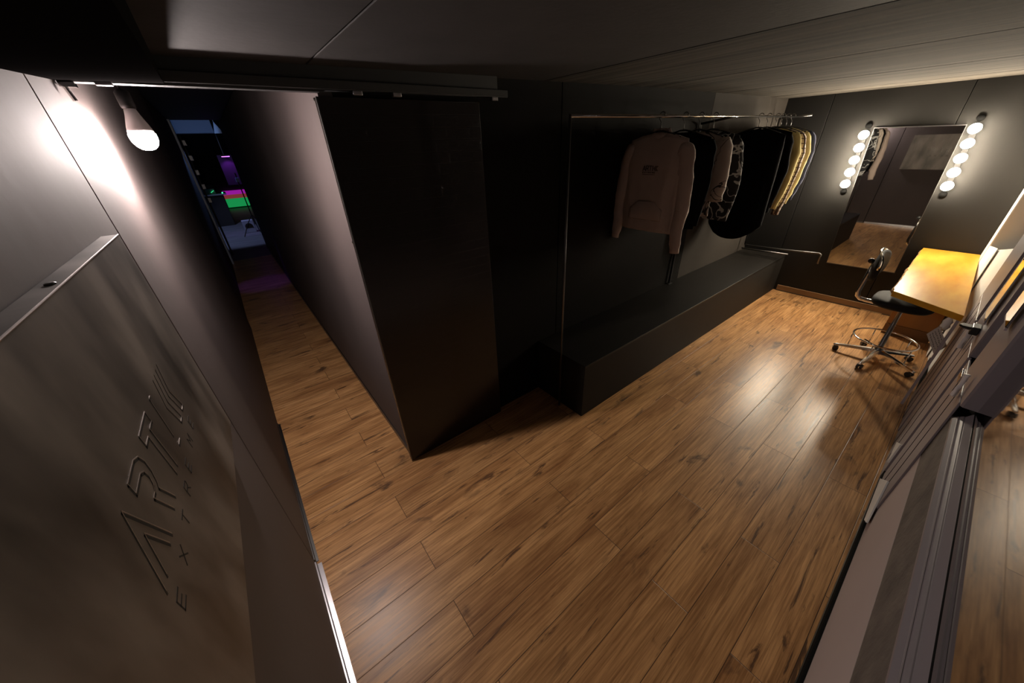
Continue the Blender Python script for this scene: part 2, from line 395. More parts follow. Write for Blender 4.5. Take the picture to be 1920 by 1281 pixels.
# ------------------------------------------------------------------ window wall
GY = -0.33                     # glass plane
bm = nb(); box(bm, -0.5, 4.06, YS - 0.06, YS, 0.0, 0.612); struct('wall_window_side', bm, M_white)
bm = nb(); box(bm, 4.061, 5.604, -0.39, -0.3895, 0.0, 0.70); struct('wall_window_recess', bm, M_white)
bm = nb(); box(bm, -0.5, XR, YS, YS + 0.012, 0.0, 0.062); struct('baseboard_window_side', bm, M_groove, bevel=0.003)
bm = nb(); box(bm, -0.5, XR, YS + 0.0121, YS + 0.015, 0.0, 0.012); struct('trim_6', bm, M_darkmetal)
bm = nb(); box(bm, -0.5, 4.06, YS - 0.075, YS - 0.001, 0.6121, 0.862); struct('wall_window_plaster_band', bm, M_sill)
win = bpy.data.objects.new('window_1', None); COL.objects.link(win); win.location = (1.0, GY, 0.88); win['kind'] = 'structure'
bm = nb(); prism(bm, [(YS, 0.8621), (YS, 0.874), (-0.296, 0.886), (-0.300, 0.886), (-0.302, 0.893), (-0.309, 0.899), (-0.313, 0.899), (-0.3285, 0.924), (-0.3285, 0.8621)], 'x', -0.5, 2.21)
part('window_frame', bm, M_pvc, win, bevel=0.001)
bm = nb(); prism(bm, [(-0.2965, 0.8862), (-0.2995, 0.8862), (-0.2995, 0.8885), (-0.2965, 0.8885)], 'x', -0.5, 2.21)
part('frame_ridge', bm, M_pvc2, win)
bm = nb(); prism(bm, [(-0.3286, 0.918), (-0.3286, 0.9255), (GY, 0.927), (GY, 0.918)], 'x', -0.5, 2.205)
part('glazing_gasket', bm, M_groove, win)
bm = nb(); box(bm, -0.5, 2.24, GY - 0.01, GY - 0.0002, 0.862, 2.45); part('window_pane', bm, M_glass, win)
bm = nb(); prism(bm, [(2.205, GY - 0.002), (2.205, -0.289), (2.213, -0.281), (2.62, -0.279), (2.62, GY - 0.002)], 'z', 0.938, 2.45)
part('mullion', bm, M_pvc, win, bevel=0.0015)
for (x0, x1, yf, zb) in ((2.80, 3.36, -0.2715, 0.94), (3.45, 4.06, -0.267, 0.94)):
    bm = nb(); prism(bm, [(x0, GY - 0.002), (x0, yf - 0.006), (x0 + 0.01, yf), (x1, yf), (x1, GY - 0.002)], 'z', zb, 2.45)
    part('mullion', bm, M_pvc, win)
bm = nb(); box(bm, 2.62, 4.06, GY - 0.03, GY - 0.004, 0.86, 2.45); part('side_infill', bm, M_pvc, win)
bm = nb(); box(bm, 4.06, 4.10, -0.399, GY - 0.035, 0.86, 2.45); part('side_infill', bm, M_pvc, win)
bm = nb(); box(bm, 4.10, 5.60, -0.398, -0.392, 0.70, 2.45); part('window_pane', bm, M_glass, win)
bm = nb(); box(bm, -0.5, XR, -0.42, -0.40, 0.0, 2.45); struct('wall_outer', bm, M_black)
bm = nb(); box(bm, 5.605, XR, -0.39, -0.2225, 0.0, 2.42); struct('wall_window_pier', bm, mat('bright_white_reveal', (0.72, 0.69, 0.64), 0.6), bevel=0.01)
# stepped lower facing beyond the window bay, with vertical joints
for i, (x0, x1, yf) in enumerate(((2.245, 2.76, -0.2765), (2.79, 3.40, -0.2705), (3.43, 4.06, -0.266))):
    bm = nb(); box(bm, x0, x1, YS + 0.0152 if False else YS, yf, 0.0, 0.9375); struct('wall_window_facing', bm, M_pvc, bevel=0.002)
    for k in (0.33, 0.66):
        xm = x0 + (x1 - x0) * k
        bm = nb(); box(bm, xm, xm + 0.006, yf, yf + 0.0015, 0.0, 0.93); struct('trim_joint', bm, M_groove)

def glass_strip(x0, x1, yf, z0, label):
    r = empty('glass_strip', (x0, yf, z0), label, 'glass strip')
    bm = nb(); box(bm, x0, x1, yf - 0.008, yf, z0, 2.26); part('pane', bm, M_glass, r)
    bm = nb(); box(bm, x0 - 0.006, x1 + 0.006, yf - 0.0085, yf - 0.001, z0 - 0.012, z0 - 0.0002); part('rim', bm, M_pvc2, r)
    return r
glass_strip(2.36, 2.55, -0.2622, 1.265, 'narrow tall glass strip nearest the big window, reflecting the wooden desk')
glass_strip(2.94, 3.13, -0.2560, 1.090, 'narrow tall glass strip farther from the big window, nearer the white cards')
bm = nb(); box(bm, 2.56, 2.66, -0.2764, -0.268, 0.885, 0.925)  # chrome piece added to give the bright slot
tag(link('chrome_piece', bm, M_chrome, bevel=0.001), 'small chrome piece standing in for a bright slot on the grey facing beside the big window', 'metal piece')

# plastic wrapped white tube by the grey boards
def wrapped_tube(x, y, z0, z1, r0, label):
    bm = nb(); rings = []
    n = 26
    for i in range(n + 1):
        z = z0 + (z1 - z0) * i / n
        rings.append([(x + (r0 + 0.006 * noise.noise(Vector((math.cos(t) * 2, math.sin(t) * 2 + x, z * 26)))) * math.cos(t),
                       y + (r0 + 0.006 * noise.noise(Vector((math.cos(t) * 2, math.sin(t) * 2 + x, z * 26)))) * math.sin(t), z)
                      for t in [2 * math.pi * k / 12 for k in range(12)]])
    loft(bm, rings)
    return tag(link('wrapped_tube', bm, mat('shiny_plastic_wrap', (0.72, 0.68, 0.66), 0.22, coat=0.6), smooth=True), label, 'tube')
wrapped_tube(3.16, -0.2530, 0.84, 0.985, 0.011, 'white plastic wrapped tube on the grey facing beside the black clamp')
wrapped_tube(2.37, -0.2630, 0.90, 1.02, 0.009, 'white plastic wrapped tube on the grey facing nearest the big window')

for poly_, y0_, y1_, lab in (([(2.70, 0.055), (2.413, 0.268), (2.142, 0.153), (2.242, 0.077)], -0.2755, -0.2685, 'white wedge low on the grey facing nearest the big window'),
                             ([(3.01, 0.162), (2.795, 0.288), (2.792, 0.128)], -0.2695, -0.2605, 'smaller white wedge low on the facing, farther from the camera')):
    bm = nb(); prism(bm, poly_, 'y', y0_, y1_)  # white wedges set low against the facing
    tag(link('white_wedge', bm, M_paper), lab, 'plastic scrap')

# black clamp
r = empty('clamp', (3.03, -0.25, 1.0), 'black clamp on the grey facing beside the near corner of the wooden desk', 'clamp')
bm = nb(); box(bm, 3.00, 3.08, -0.2699, -0.238, 0.985, 1.03); part('clamp_body', bm, M_blackplastic, r, bevel=0.004)
bm = nb(); prism(bm, [(3.01, -0.2379), (3.01, -0.205), (3.03, -0.193), (3.06, -0.205), (3.06, -0.2379)], 'z', 1.012, 1.024); part('jaw', bm, M_blackplastic, r, bevel=0.002)
bm = nb(); tube(bm, [(3.03, -0.236, 1.006), (3.03, -0.212, 1.006)], 0.005, 8); part('screw', bm, M_darkmetal, r, smooth=True)

# ------------------------------------------------------------------ desk
desk = empty('desk', (4.9, -0.04, 0.0), 'honey coloured live edge wooden slab desk in the corner beside the mirror', 'desk')
edge = []
n = 44
for i in range(n + 1):
    t = i / n
    x = 5.915 + (4.085 - 5.915) * t
    y = 0.184 + (0.166 - 0.184) * t + 0.010 * noise.noise(Vector((x * 7, 0, 3))) + 0.006 * noise.noise(Vector((x * 27, 2, 3)))
    if t > 0.96: y -= 0.004
    edge.append((x, y))
poly = edge + [(3.815, -0.240), (5.915, -0.2205)]
bm = nb(); prism(bm, poly, 'z', 0.785, 0.83); part('desk_top', bm, M_desk, desk, bevel=0.003)
bm = nb()
rings = []
for i, (x, y) in enumerate(edge[1:-1]):
    k = 0.005 + 0.004 * noise.noise(Vector((x * 40, 5, 1)))
    rings.append([(x, y - 0.004, 0.826), (x, y + k, 0.818), (x, y + k + 0.004, 0.80), (x, y - 0.004, 0.788)])
loft(bm, rings); part('bark_edge', bm, M_bark, desk)
bm = nb(); box(bm, 5.33, 5.37, -0.225, 0.135, 0.0, 0.784); part('side_panel', bm, M_panel, desk, bevel=0.003)
bm = nb(); box(bm, 5.3700001, 5.90, -0.215, -0.195, 0.06, 0.784); part('back_panel', bm, M_panel, desk)
bm = nb(); box(bm, 5.318, 5.3299, -0.225, 0.135, 0.0, 0.12); part('shadow_strip', bm, mat('panel_shadow_brown', (0.14, 0.06, 0.012), 0.6), desk)  # dark strip stands in for the shadow low on the panel
bm = nb(); box(bm, 3.86, 3.885, -0.238, -0.222, 0.0, 0.784); part('leg', bm, M_pvc2, desk)

# white sheets standing between the desk and the window
def sheet(p0, p1, z0, z1, bulge, label):
    """p0 far end, p1 near end (x, y); top edge runs from z0 to z1"""
    bm = nb(); rings = []
    n_ = 12
    for k in range(n_ + 1):
        t = k / n_
        x = p0[0] + (p1[0] - p0[0]) * t; y = p0[1] + (p1[1] - p0[1]) * t - bulge * math.sin(math.pi * t); zt = z0 + (z1 - z0) * t
        rings.append([(x, y, 0.004), (x, y, zt * 0.5), (x, y, zt), (x, y - 0.003, zt), (x, y - 0.003, zt * 0.5), (x, y - 0.003, 0.004)])
    loft(bm, rings)
    tag(link('card', bm, M_paper, smooth=False), label, 'card')
sheet((5.59, -0.2270), (4.98, -0.2515), 0.985, 1.08, 0.003, 'bright white sheet standing in the corner beside the far end of the wooden desk')
sheet((5.06, -0.2590), (4.34, -0.2990), 1.055, 1.215, 0.004, 'taller white sheet standing against the window, nearer the grey facing')

# paper tag with handwriting
tg = empty('paper_tag', (3.93, -0.17, 0.78), 'handwritten paper tag hanging under the wooden desk corner', 'tag')
A = Vector((3.93, -0.134, 0.60)); Bp = Vector((3.93, -0.17, 0.685)); C = Vector((3.93, -0.262, 0.545)); D = A + (C - Bp)
bm = nb()
q = [bm.verts.new(p) for p in (A, Bp, C, D)]; q2 = [bm.verts.new(p + Vector((0.0012, 0, 0))) for p in (A, Bp, C, D)]
bm.faces.new(q[::-1]); bm.faces.new(q2)
for i in range(4): bm.faces.new((q[i], q[(i + 1) % 4], q2[(i + 1) % 4], q2[i]))
part('tag_card', bm, mat('kraft_white_card', (0.50, 0.45, 0.40), 0.7), tg)
bm = nb()
U = (C - Bp); V = (A - Bp)
random.seed(3)
for row in range(4):
    s = 0.10
    while s < 0.84:
        ln = random.uniform(0.03, 0.09)
        pts = []
        for k in range(5):
            pts.append(Bp + U * (s + ln * k / 4) + V * (0.17 + 0.21 * row + random.uniform(-0.045, 0.045)) - Vector((0.0009, 0, 0)))
        tube(bm, pts, 0.0012, 4)
        s += ln + 0.035
part('handwriting', bm, M_ink, tg)
bm = nb(); tube(bm, [Bp + U * 0.12 + V * 0.1, (3.93, -0.20, 0.70), (3.935, -0.21, 0.784)], 0.0012, 6); part('string', bm, M_paper, tg)
bm = nb()
rings = []
for k in range(7):
    z = 0.64 + 0.02 * k
    rr = (0.004, 0.014, 0.02, 0.016, 0.02, 0.012, 0.003)[k]
    rings.append([(3.965 + rr * math.cos(t) * (1 + .3 * noise.noise(Vector((t, z * 30, 0)))), -0.195 + rr * 1.4 * math.sin(t), z) for t in [2 * math.pi * j / 10 for j in range(10)]])
loft(bm, rings); tag(link('crumpled_tissue', bm, M_paper, smooth=True), 'small crumpled white wrapping beside the paper tag', 'wrapping')

# ------------------------------------------------------------------ chair
ch = empty('swivel_chair', (4.55, 0.065, 0), 'black swivel drafting chair with chrome foot ring beside the wooden desk', 'chair')
cx, cy = 4.55, 0.065
base_legs = []
for k in range(5):
    a = math.radians(97.5 + 72 * k); d = Vector((math.cos(a), math.sin(a), 0)); s = Vector((-d.y, d.x, 0))
    c0 = Vector((cx, cy, 0))
    bm = nb(); rings = []
    for t, wv, zt, zb in ((0.02, 0.022, 0.125, 0.085), (0.12, 0.020, 0.112, 0.078), (0.24, 0.017, 0.090, 0.064), (0.31, 0.014, 0.075, 0.054), (0.325, 0.010, 0.070, 0.056)):
        p = c0 + d * t
        rings.append([p + s * wv + Vector((0, 0, zb)), p + s * wv * .8 + Vector((0, 0, zt - .006)), p + Vector((0, 0, zt)), p - s * wv * .8 + Vector((0, 0, zt - .006)), p - s * wv + Vector((0, 0, zb))])
    loft(bm, rings); lg = part('leg', bm, M_chrome, ch, bevel=0.002)
    bm = nb()
    p = c0 + d * 0.305
    for sgn in (-1, 1):
        q = p + s * (0.013 * sgn) - d * 0.008
        rings = []
        for off in (-0.008, 0.008):
            rings.append([q + s * off + d * (0.024 * math.cos(t)) + Vector((0, 0, 0.025 + 0.024 * math.sin(t))) for t in [2 * math.pi * j / 14 for j in range(14)]])
        loft(bm, rings)
    tube(bm, [p + Vector((0, 0, 0.03)), p + Vector((0, 0, 0.058))], 0.006, 8)
    cs = part('caster', bm, M_blackplastic, ch)
bm = nb(); lathe(bm, [(0.030, 0.075), (0.034, 0.09), (0.032, 0.13), (0.020, 0.14), (0.019, 0.36), (0.016, 0.362), (0.0155, 0.56), (0.05, 0.565), (0.05, 0.575)], (cx, cy, 0), 20); part('column', bm, M_darkmetal, ch, smooth=True)
bm = nb(); tube(bm, arc((cx, cy, 0.235), 0.225, 0, 354, 59), 0.0085, 8, closed=True); ring = part('foot_ring', bm, M_chrome, ch, smooth=True)
for k in range(5):
    a = math.radians(97.5 + 72 * k); d = Vector((math.cos(a), math.sin(a), 0)); p = Vector((cx, cy, 0))
    bm = nb(); tube(bm, [p + d * 0.225 + Vector((0, 0, 0.228)), p + d * 0.222 + Vector((0, 0, 0.098))], 0.0045, 8); part('ring_stay', bm, M_chrome, ch, smooth=True)
# seat: rounded cushion
bm = nb(); rings = []
def sq(rx, ry, z, n=32, p=3.0, cxx=cx, cyy=cy + 0.015):
    out = []
    for j in range(n):
        t = 2 * math.pi * j / n; c, s_ = math.cos(t), math.sin(t)
        out.append((cxx + rx * math.copysign(abs(c) ** (2 / p), c), cyy + ry * math.copysign(abs(s_) ** (2 / p), s_), z))
    return out
for k, (sc_, z) in enumerate(((0.60, 0.576), (0.92, 0.582), (1.0, 0.600), (1.0, 0.622), (0.96, 0.640), (0.82, 0.650), (0.5, 0.654), (0.1, 0.655))):
    rings.append(sq(0.215 * sc_, 0.205 * sc_, z))
loft(bm, rings); part('seat', bm, M_seat, ch, smooth=True)
bm = nb(); box(bm, cx - 0.09, cx + 0.09, cy - 0.09, cy + 0.09, 0.562, 0.576); part('seat_plate', bm, M_darkmetal, ch, bevel=0.003)
# backrest carrier: chrome bar under the seat, bending up behind
pts = [(cx, cy + 0.05, 0.565), (cx, cy + 0.24, 0.562), (cx, cy + 0.30, 0.568), (cx, cy + 0.325, 0.59), (cx, cy + 0.335, 0.64), (cx, cy + 0.325, 0.80), (cx, cy + 0.318, 0.93)]
bm = nb(); tube(bm, pts, 0.012, 10, flat=1.6); part('back_bar', bm, M_chrome, ch, smooth=True)
# backrest pad with chrome rim
def pad_pt(u, v, off):
    x = cx + 0.185 * u; curve = 0.05 * u * u
    return Vector((x, cy + 0.300 - curve + off, 0.90 + 0.135 * v + 0.0))
bm = nb(); rings = []
for i in range(17):
    u = -1 + 2 * i / 16; h = (1 - abs(u) ** 3.2) ** (1 / 3.2) if abs(u) < 1 else 0.02
    h = max(h, 0.06); th = 0.022 * (h ** 0.5)
    rings.append([pad_pt(u, h * math.sin(t), th * math.cos(t)) for t in [2 * math.pi * j / 14 for j in range(14)]])
loft(bm, rings); part('backrest', bm, M_seat, ch, smooth=True)
bm = nb(); pp = []
for i in range(25):
    t = math.pi * i / 24; u = math.cos(t); v = abs(math.sin(t)) ** 0.7
    pp.append(pad_pt(u, v * 1.06 + 0.0, 0.012))
tube(bm, pp, 0.010, 8, flat=1.3); part('back_rim', bm, M_chrome, ch, smooth=True)
bm = nb(); lathe(bm, [(0.022, 0), (0.024, 0.01), (0.020, 0.022), (0.008, 0.026)], (cx - 0.012, cy + 0.345, 0.93), 14, 'x'); part('knob', bm, M_blackplastic, ch, smooth=True)
bm = nb(); tube(bm, [(cx, cy + 0.318, 0.93), (cx, cy + 0.345, 0.93)], 0.008, 8); part('knob_screw', bm, M_chrome, ch, smooth=True)

# ------------------------------------------------------------------ wall mirror with light bars
mr = empty('wall_mirror', (5.92, 0.66, 0.50), 'tall frameless rectangular mirror on the charcoal wall between two rows of globes', 'mirror')
bm = nb(); prism(bm, [(0.930, 0.503), (0.300, 0.515), (0.345, 1.992), (1.009, 2.001)], 'x', XR - 0.016, XR - 0.010); part('mirror_glass', bm, M_mirror, mr)
bm = nb(); prism(bm, [(0.934, 0.499), (0.296, 0.511), (0.341, 1.996), (1.013, 2.005)], 'x', XR - 0.0098, XR - 0.001); part('backing_board', bm, M_darkmetal, mr)
bm = nb(); prism(bm, [(0.934, 0.497), (0.296, 0.509), (0.296, 0.517), (0.934, 0.505)], 'x', XR - 0.020, XR - 0.0161); part('bottom_clip', bm, M_darkmetal, mr)
bm = nb(); prism(bm, [(0.341, 1.988), (1.013, 1.997), (1.013, 2.006), (0.341, 1.997)], 'x', XR - 0.020, XR - 0.0161); part('top_clip', bm, M_alu, mr)
def light_bar(y0, y1, z0, z1, side):
    o = empty('light_bar', (XR, (y0 + y1) / 2, z0), 'narrow dark light bar of five globes %s' % side, 'light bar')
    dy = 0.022
    bm = nb(); prism(bm, [(y0 - dy, z0 - 0.03), (y0 + dy, z0 - 0.03), (y1 + dy, z1 + 0.03), (y1 - dy, z1 + 0.03)], 'x', XR - 0.012, XR - 0.0005); part('mounting_strip', bm, M_black, o, bevel=0.002)
    for (yy, z_) in ((y0, z0 - 0.085), (y1, z1 + 0.085)):
        bm = nb(); lathe(bm, [(0.026, -0.020), (0.028, -0.012), (0.028, -0.001)], (XR, yy, z_), 18, 'x'); part('end_disc', bm, M_groove, o, smooth=True)  # matte black disc just beyond each end of the strip
    return o
GR = 0.043
Lp = [(1.053 + (1.066 - 1.053) * i / 4, 1.439 + (1.939 - 1.439) * i / 4) for i in range(5)]
Rp = [(0.253 + (0.276 - 0.253) * i / 4, 1.457 + (1.960 - 1.457) * i / 4) for i in range(5)]
light_bar(Lp[0][0], Lp[4][0], Lp[0][1], Lp[4][1], 'left of the mirror')
light_bar(Rp[0][0], Rp[4][0], Rp[0][1], Rp[4][1], 'right of the mirror, above the desk')
bm = nb(); lathe(bm, [(GR * 0.98, -0.0662), (0.040, -0.056), (0.030, -0.042), (0.020, -0.030), (0.017, -0.012)], (0, 0, 0), 20, 'x'); sock0 = link('lamp_socket', bm, M_socket, smooth=True)
bm = nb(); lathe(bm, [(GR * math.sin(math.radians(a_)), -0.074 - GR * math.cos(math.radians(a_))) for a_ in (3, 18, 35, 52, 70, 88, 100)], (0, 0, 0), 20, 'x'); globe0 = link('globe', bm, M_bulbM, smooth=True)
words = ['lowest', 'second from bottom', 'middle', 'second from top', 'topmost']
first = True
for side, P_ in (('left', Lp), ('right', Rp)):
    for i, (yy, zz) in enumerate(P_):
        r = empty('light_bulb', (XR, yy, zz), '%s glowing globe bulb in the %s column beside the mirror' % (words[i], side), 'light bulb', 'glowing globe bulbs beside the mirror')
        if first: s_, g_ = sock0, globe0; first = False
        else:
            s_ = sock0.copy(); g_ = globe0.copy(); COL.objects.link(s_); COL.objects.link(g_)
        s_.parent = r; g_.parent = r

# ------------------------------------------------------------------ hallway bulb
hb = empty('light_bulb', (-0.159, 2.1, 2.62), 'glowing bulb with white neck hanging in the narrow hallway near the left wall', 'light bulb')
bm = nb(); rings = []
prof = [(0.004, 2.028), (0.020, 2.032), (0.032, 2.043), (0.039, 2.058), (0.041, 2.073), (0.0405, 2.084)]
c = (-0.159, 2.1, 0.006)
lathe(bm, prof, c, 24); part('globe', bm, M_bulbH, hb, smooth=True)
bm = nb(); lathe(bm, [(0.0405, 2.0841), (0.036, 2.104), (0.022, 2.145), (0.017, 2.165)], c, 24); part('lamp_neck', bm, M_socket, hb, smooth=True)
bm = nb(); lathe(bm, [(0.020, 2.1651), (0.022, 2.175), (0.022, 2.215), (0.012, 2.225)], c, 18); part('lamp_socket', bm, M_blackplastic, hb, smooth=True)
bm = nb(); tube(bm, [(-0.159, 2.1, 2.225), (-0.159, 2.1, 2.62)], 0.004, 8); part('cord', bm, M_blackplastic, hb, smooth=True)

# ------------------------------------------------------------------ sliding door with track
track = empty('sliding_track', (0.5, 1.87, 2.24), 'black sliding door track running across the hallway opening', 'track')
bm = nb(); prism(bm, [(1.855, 2.232), (1.881, 2.232), (1.881, 2.262), (1.855, 2.262)], 'x', -0.262, 1.45); part('rail', bm, M_black, track, bevel=0.002)
bm = nb(); prism(bm, [(1.856, 2.229), (1.862, 2.229), (1.862, 2.2318), (1.856, 2.2318)], 'x', -0.262, 1.45); part('rail_lip', bm, M_darkmetal, track)
bm = nb(); box(bm, -0.272, -0.236, 1.852, 1.880, 2.205, 2.228); tube(bm, [(-0.262, 1.866, 2.206), (-0.256, 1.866, 2.170)], 0.006, 8); part('end_stop', bm, M_chrome, track)
for xx in (-0.172, 0.62, 0.80, 1.36):
    bm = nb(); box(bm, xx - 0.02, xx + 0.02, 1.854, 1.880, 2.212, 2.2285); part('bracket', bm, M_alu, track, bevel=0.002)
sd = empty('sliding_door', (0.86, 1.89, 0.01), 'glossy black sliding door panel with thin metal edge at the hallway corner', 'door')
bm = nb(); box(bm, 0.452, 1.268, 1.878, 1.922, 0.008, 2.205); part('door_panel', bm, M_gloss, sd, bevel=0.0015)
bm = nb(); box(bm, 0.4475, 0.4519, 1.874, 1.881, 0.008, 2.205); part('metal_edge', bm, M_darkmetal, sd)
for zz in (2.196, 1.60):
    bm = nb(); lathe(bm, [(0.006, -0.004), (0.006, 0.0)], (0.4475, 1.895, zz), 10, 'x'); part('screw', bm, M_chrome, sd)

# ------------------------------------------------------------------ bench
bn = empty('bench', (3.8, 1.66, 0.0), 'long low black box bench against the dark wall below the clothes rail', 'bench')
bm = nb(); box(bm, 1.746, XR - 0.002, 1.395, YW - 0.001, 0.0, 0.486); part('bench_body', bm, M_lidf, bn, bevel=0.002)
bm = nb(); box(bm, 1.742, XR - 0.002, 1.391, YW - 0.001, 0.487, 0.505); part('bench_top', bm, M_lid, bn, bevel=0.002)

# ------------------------------------------------------------------ clothes rail
RY, RZ = 1.62, 2.128
rk = empty('clothes_rail', (3.6, RY, 0.0), 'thin chrome clothes rail standing over the black bench with clothes on it', 'clothes rail')
bm = nb(); tube(bm, [(1.712, RY, RZ), (5.62, RY, RZ + 0.02)], 0.0105, 12); part('top_rail', bm, M_chrome, rk, smooth=True)
bm = nb(); tube(bm, [(1.712, RY, 0.0), (1.712, RY, RZ + 0.005)], 0.0085, 10); part('post', bm, M_darkmetal, rk, smooth=True)
bm = nb(); tube(bm, [(3.80, 1.905, 0.507), (3.80, 1.905, 2.10)], 0.013, 10); box(bm, 3.765, 3.835, 1.885, 1.925, 0.506, 0.512); part('post', bm, M_black, rk)
bm = nb(); tube(bm, [(3.80, 1.905, 2.098), (3.80, RY, RZ + 0.008)], 0.010, 10); part('rail_arm', bm, M_black, rk, smooth=True)
bm = nb(); tube(bm, [(5.62, 1.86, RZ + 0.02), (5.62, 1.545, RZ + 0.03)], 0.0105, 12); part('end_crossbar', bm, M_darkmetal, rk, smooth=True)
bm = nb(); tube(bm, [(5.62, 1.86, RZ + 0.02), (5.70, 1.86, 0.62)], 0.0105, 10); part('post', bm, M_darkmetal, rk, smooth=True)
bm = nb(); tube(bm, [(5.70, 1.86, 0.61), (5.70, 1.40, 0.625), (5.70, 1.00, 0.65), (5.70, 0.985, 0.64), (5.70, 0.982, 0.52)], 0.012, 10); part('base_bar', bm, M_darkmetal, rk, smooth=True)
bm = nb(); tube(bm, [(5.62, 1.86, 0.58), (5.62, 1.30, 0.595)], 0.010, 10); part('base_bar', bm, M_darkmetal, rk, smooth=True)

# hangers ----------------------------------------------------------
def hanger_mesh():
    bm = nb()
    hook = [(0, 0.0, -0.075), (0, 0.0, -0.03)] + [(0, 0.016 * math.sin(math.radians(a)) - 0.000, 0.0 - 0.016 * math.cos(math.radians(a)) + 0.004) for a in range(20, 250, 20)]
    hook = [(0, 0, -0.10), (0, 0.002, -0.045), (0, 0.019, -0.020)] + arc((0, 0.0, 0.0), 0.0205, -30, 190, 12, 'yz')
    tube(bm, hook, 0.0032, 8)
    return bm
def hanger_arms():
    bm = nb()
    pts = [(0, -0.205, -0.155), (0, -0.10, -0.118), (0, -0.02, -0.098), (0, 0.02, -0.098), (0, 0.10, -0.118), (0, 0.205, -0.155)]
    tube(bm, pts, 0.006, 8)
    return bm
hk0 = link('hook', hanger_mesh(), M_darkmetal, smooth=True); ha0 = link('arms', hanger_arms(), M_blackplastic, smooth=True)
hfirst = [True]
def hanger(x, desc):
    r = empty('coat_hanger', (x, RY, RZ + 0.006 + 0.005 * (x - 1.7)), 'dark coat hanger on the chrome rail holding the ' + desc, 'hanger', 'coat hangers on the chrome rail')
    if hfirst[0]: a, b_ = hk0, ha0; hfirst[0] = False
    else:
        a = hk0.copy(); b_ = ha0.copy(); COL.objects.link(a); COL.objects.link(b_)
    a.parent = r; b_.parent = r
    return r

# garments ---------------------------------------------------------
def torso(x, yc, zt, hem, hw, th, seed, flare=1.0, drop=0.055, neck=0.07, roundhem=0.0, n=48, m=26, hemw=None):
    rings = []
    for i in range(m + 1):
        v = i / m; ring = []
        for j in range(n):
            t = 2 * math.pi * j / n; c, s_ = math.cos(t), math.sin(t)
            sx = math.copysign(abs(c) ** 0.75, c)
            top = zt - drop * abs(sx) ** 1.2 - (0.028 * max(0, 1 - abs(sx) * hw / neck) if v < 0.5 else 0)
            bot = hem + roundhem * (abs(sx) ** 2.2)
            z = top + (bot - top) * v
            wv = hw * (1 + (flare - 1) * v)
            if v < 0.12: wv *= 0.97 + 0.03 * v / 0.12
            d = th * (0.35 + 0.65 * min(1, v * 5)) * math.copysign(abs(s_) ** 0.8, s_)
            fold = 0.016 * min(1, v * 2) * noise.noise(Vector((sx * 5.5 + seed, z * 1.3, seed * 3 + (1 if s_ > 0 else -1) * 0.6)))
            fold += 0.006 * noise.noise(Vector((sx * 14 + seed, z * 5, seed)))
            if i == 0: d *= 0.25
            ring.append((x + d + fold, yc + wv * sx + 0.008 * noise.noise(Vector((z * 4, seed, sx))), z))
        rings.append(ring)
    bm = nb(); loft(bm, rings); return bm
def sleeve(x, pts, r0, r1, seed, flat=0.6, cuff=True):
    """pts in (y, z[, dx])"""
    P = []
    for k in range(len(pts) - 1):
        for q in range(5):
            t = q / 5
            a, b_ = pts[k], pts[k + 1]
            P.append(Vector((x + (a[2] if len(a) > 2 else 0) * (1 - t) + (b_[2] if len(b_) > 2 else 0) * t, a[0] + (b_[0] - a[0]) * t, a[1] + (b_[1] - a[1]) * t)))
    P.append(Vector((x + (pts[-1][2] if len(pts[-1]) > 2 else 0), pts[-1][0], pts[-1][1])))
    rings = []
    n = len(P)
    for i, p in enumerate(P):
        d = (P[min(i + 1, n - 1)] - P[max(i - 1, 0)]).normalized()
        a = Vector((1, 0, 0)); a = (a - d * a.dot(d)).normalized(); b_ = d.cross(a)
        t = i / (n - 1); rr = r0 + (r1 - r0) * t
        if cuff and t > 0.93: rr *= 0.8
        if t < 0.16: rr *= 0.45 + 0.55 * math.sin(t / 0.16 * math.pi / 2)
        ring = []
        for j in range(18):
            th = 2 * math.pi * j / 18
            k = 1 + 0.16 * noise.noise(Vector((math.cos(th) * 1.5 + seed, math.sin(th) * 1.5, p.z * 16)))
            ring.append(p + a * (rr * flat * k * math.cos(th)) + b_ * (rr * k * math.sin(th)))
        rings.append(ring)
    bm = nb(); loft(bm, rings); return bm
GH = 0.102  # shoulder top below rail
def garment(name, label, cat, x, m, hem, hw=0.24, th=0.035, yc=RY, seed=1, sl=None, flare=1.0, sr=(0.07, 0.048), drop=0.055, roundhem=0.0, zt=None, grp='clothes hanging on the chrome rail'):
    zt = zt if zt is not None else RZ + 0.005 * (x - 1.7) - GH + 0.012
    r = empty(name, (x, yc, hem), label, cat, grp)
    part('body', torso(x, yc, zt, hem, hw, th, seed, flare=flare, drop=drop, roundhem=roundhem), m, r, smooth=True)
    if sl:
        for sgn, pts in ((1, sl[0]), (-1, sl[1])):
            part('sleeve', sleeve(x, pts, sr[0], sr[1], seed + sgn * 4), m, r, smooth=True)
    return r

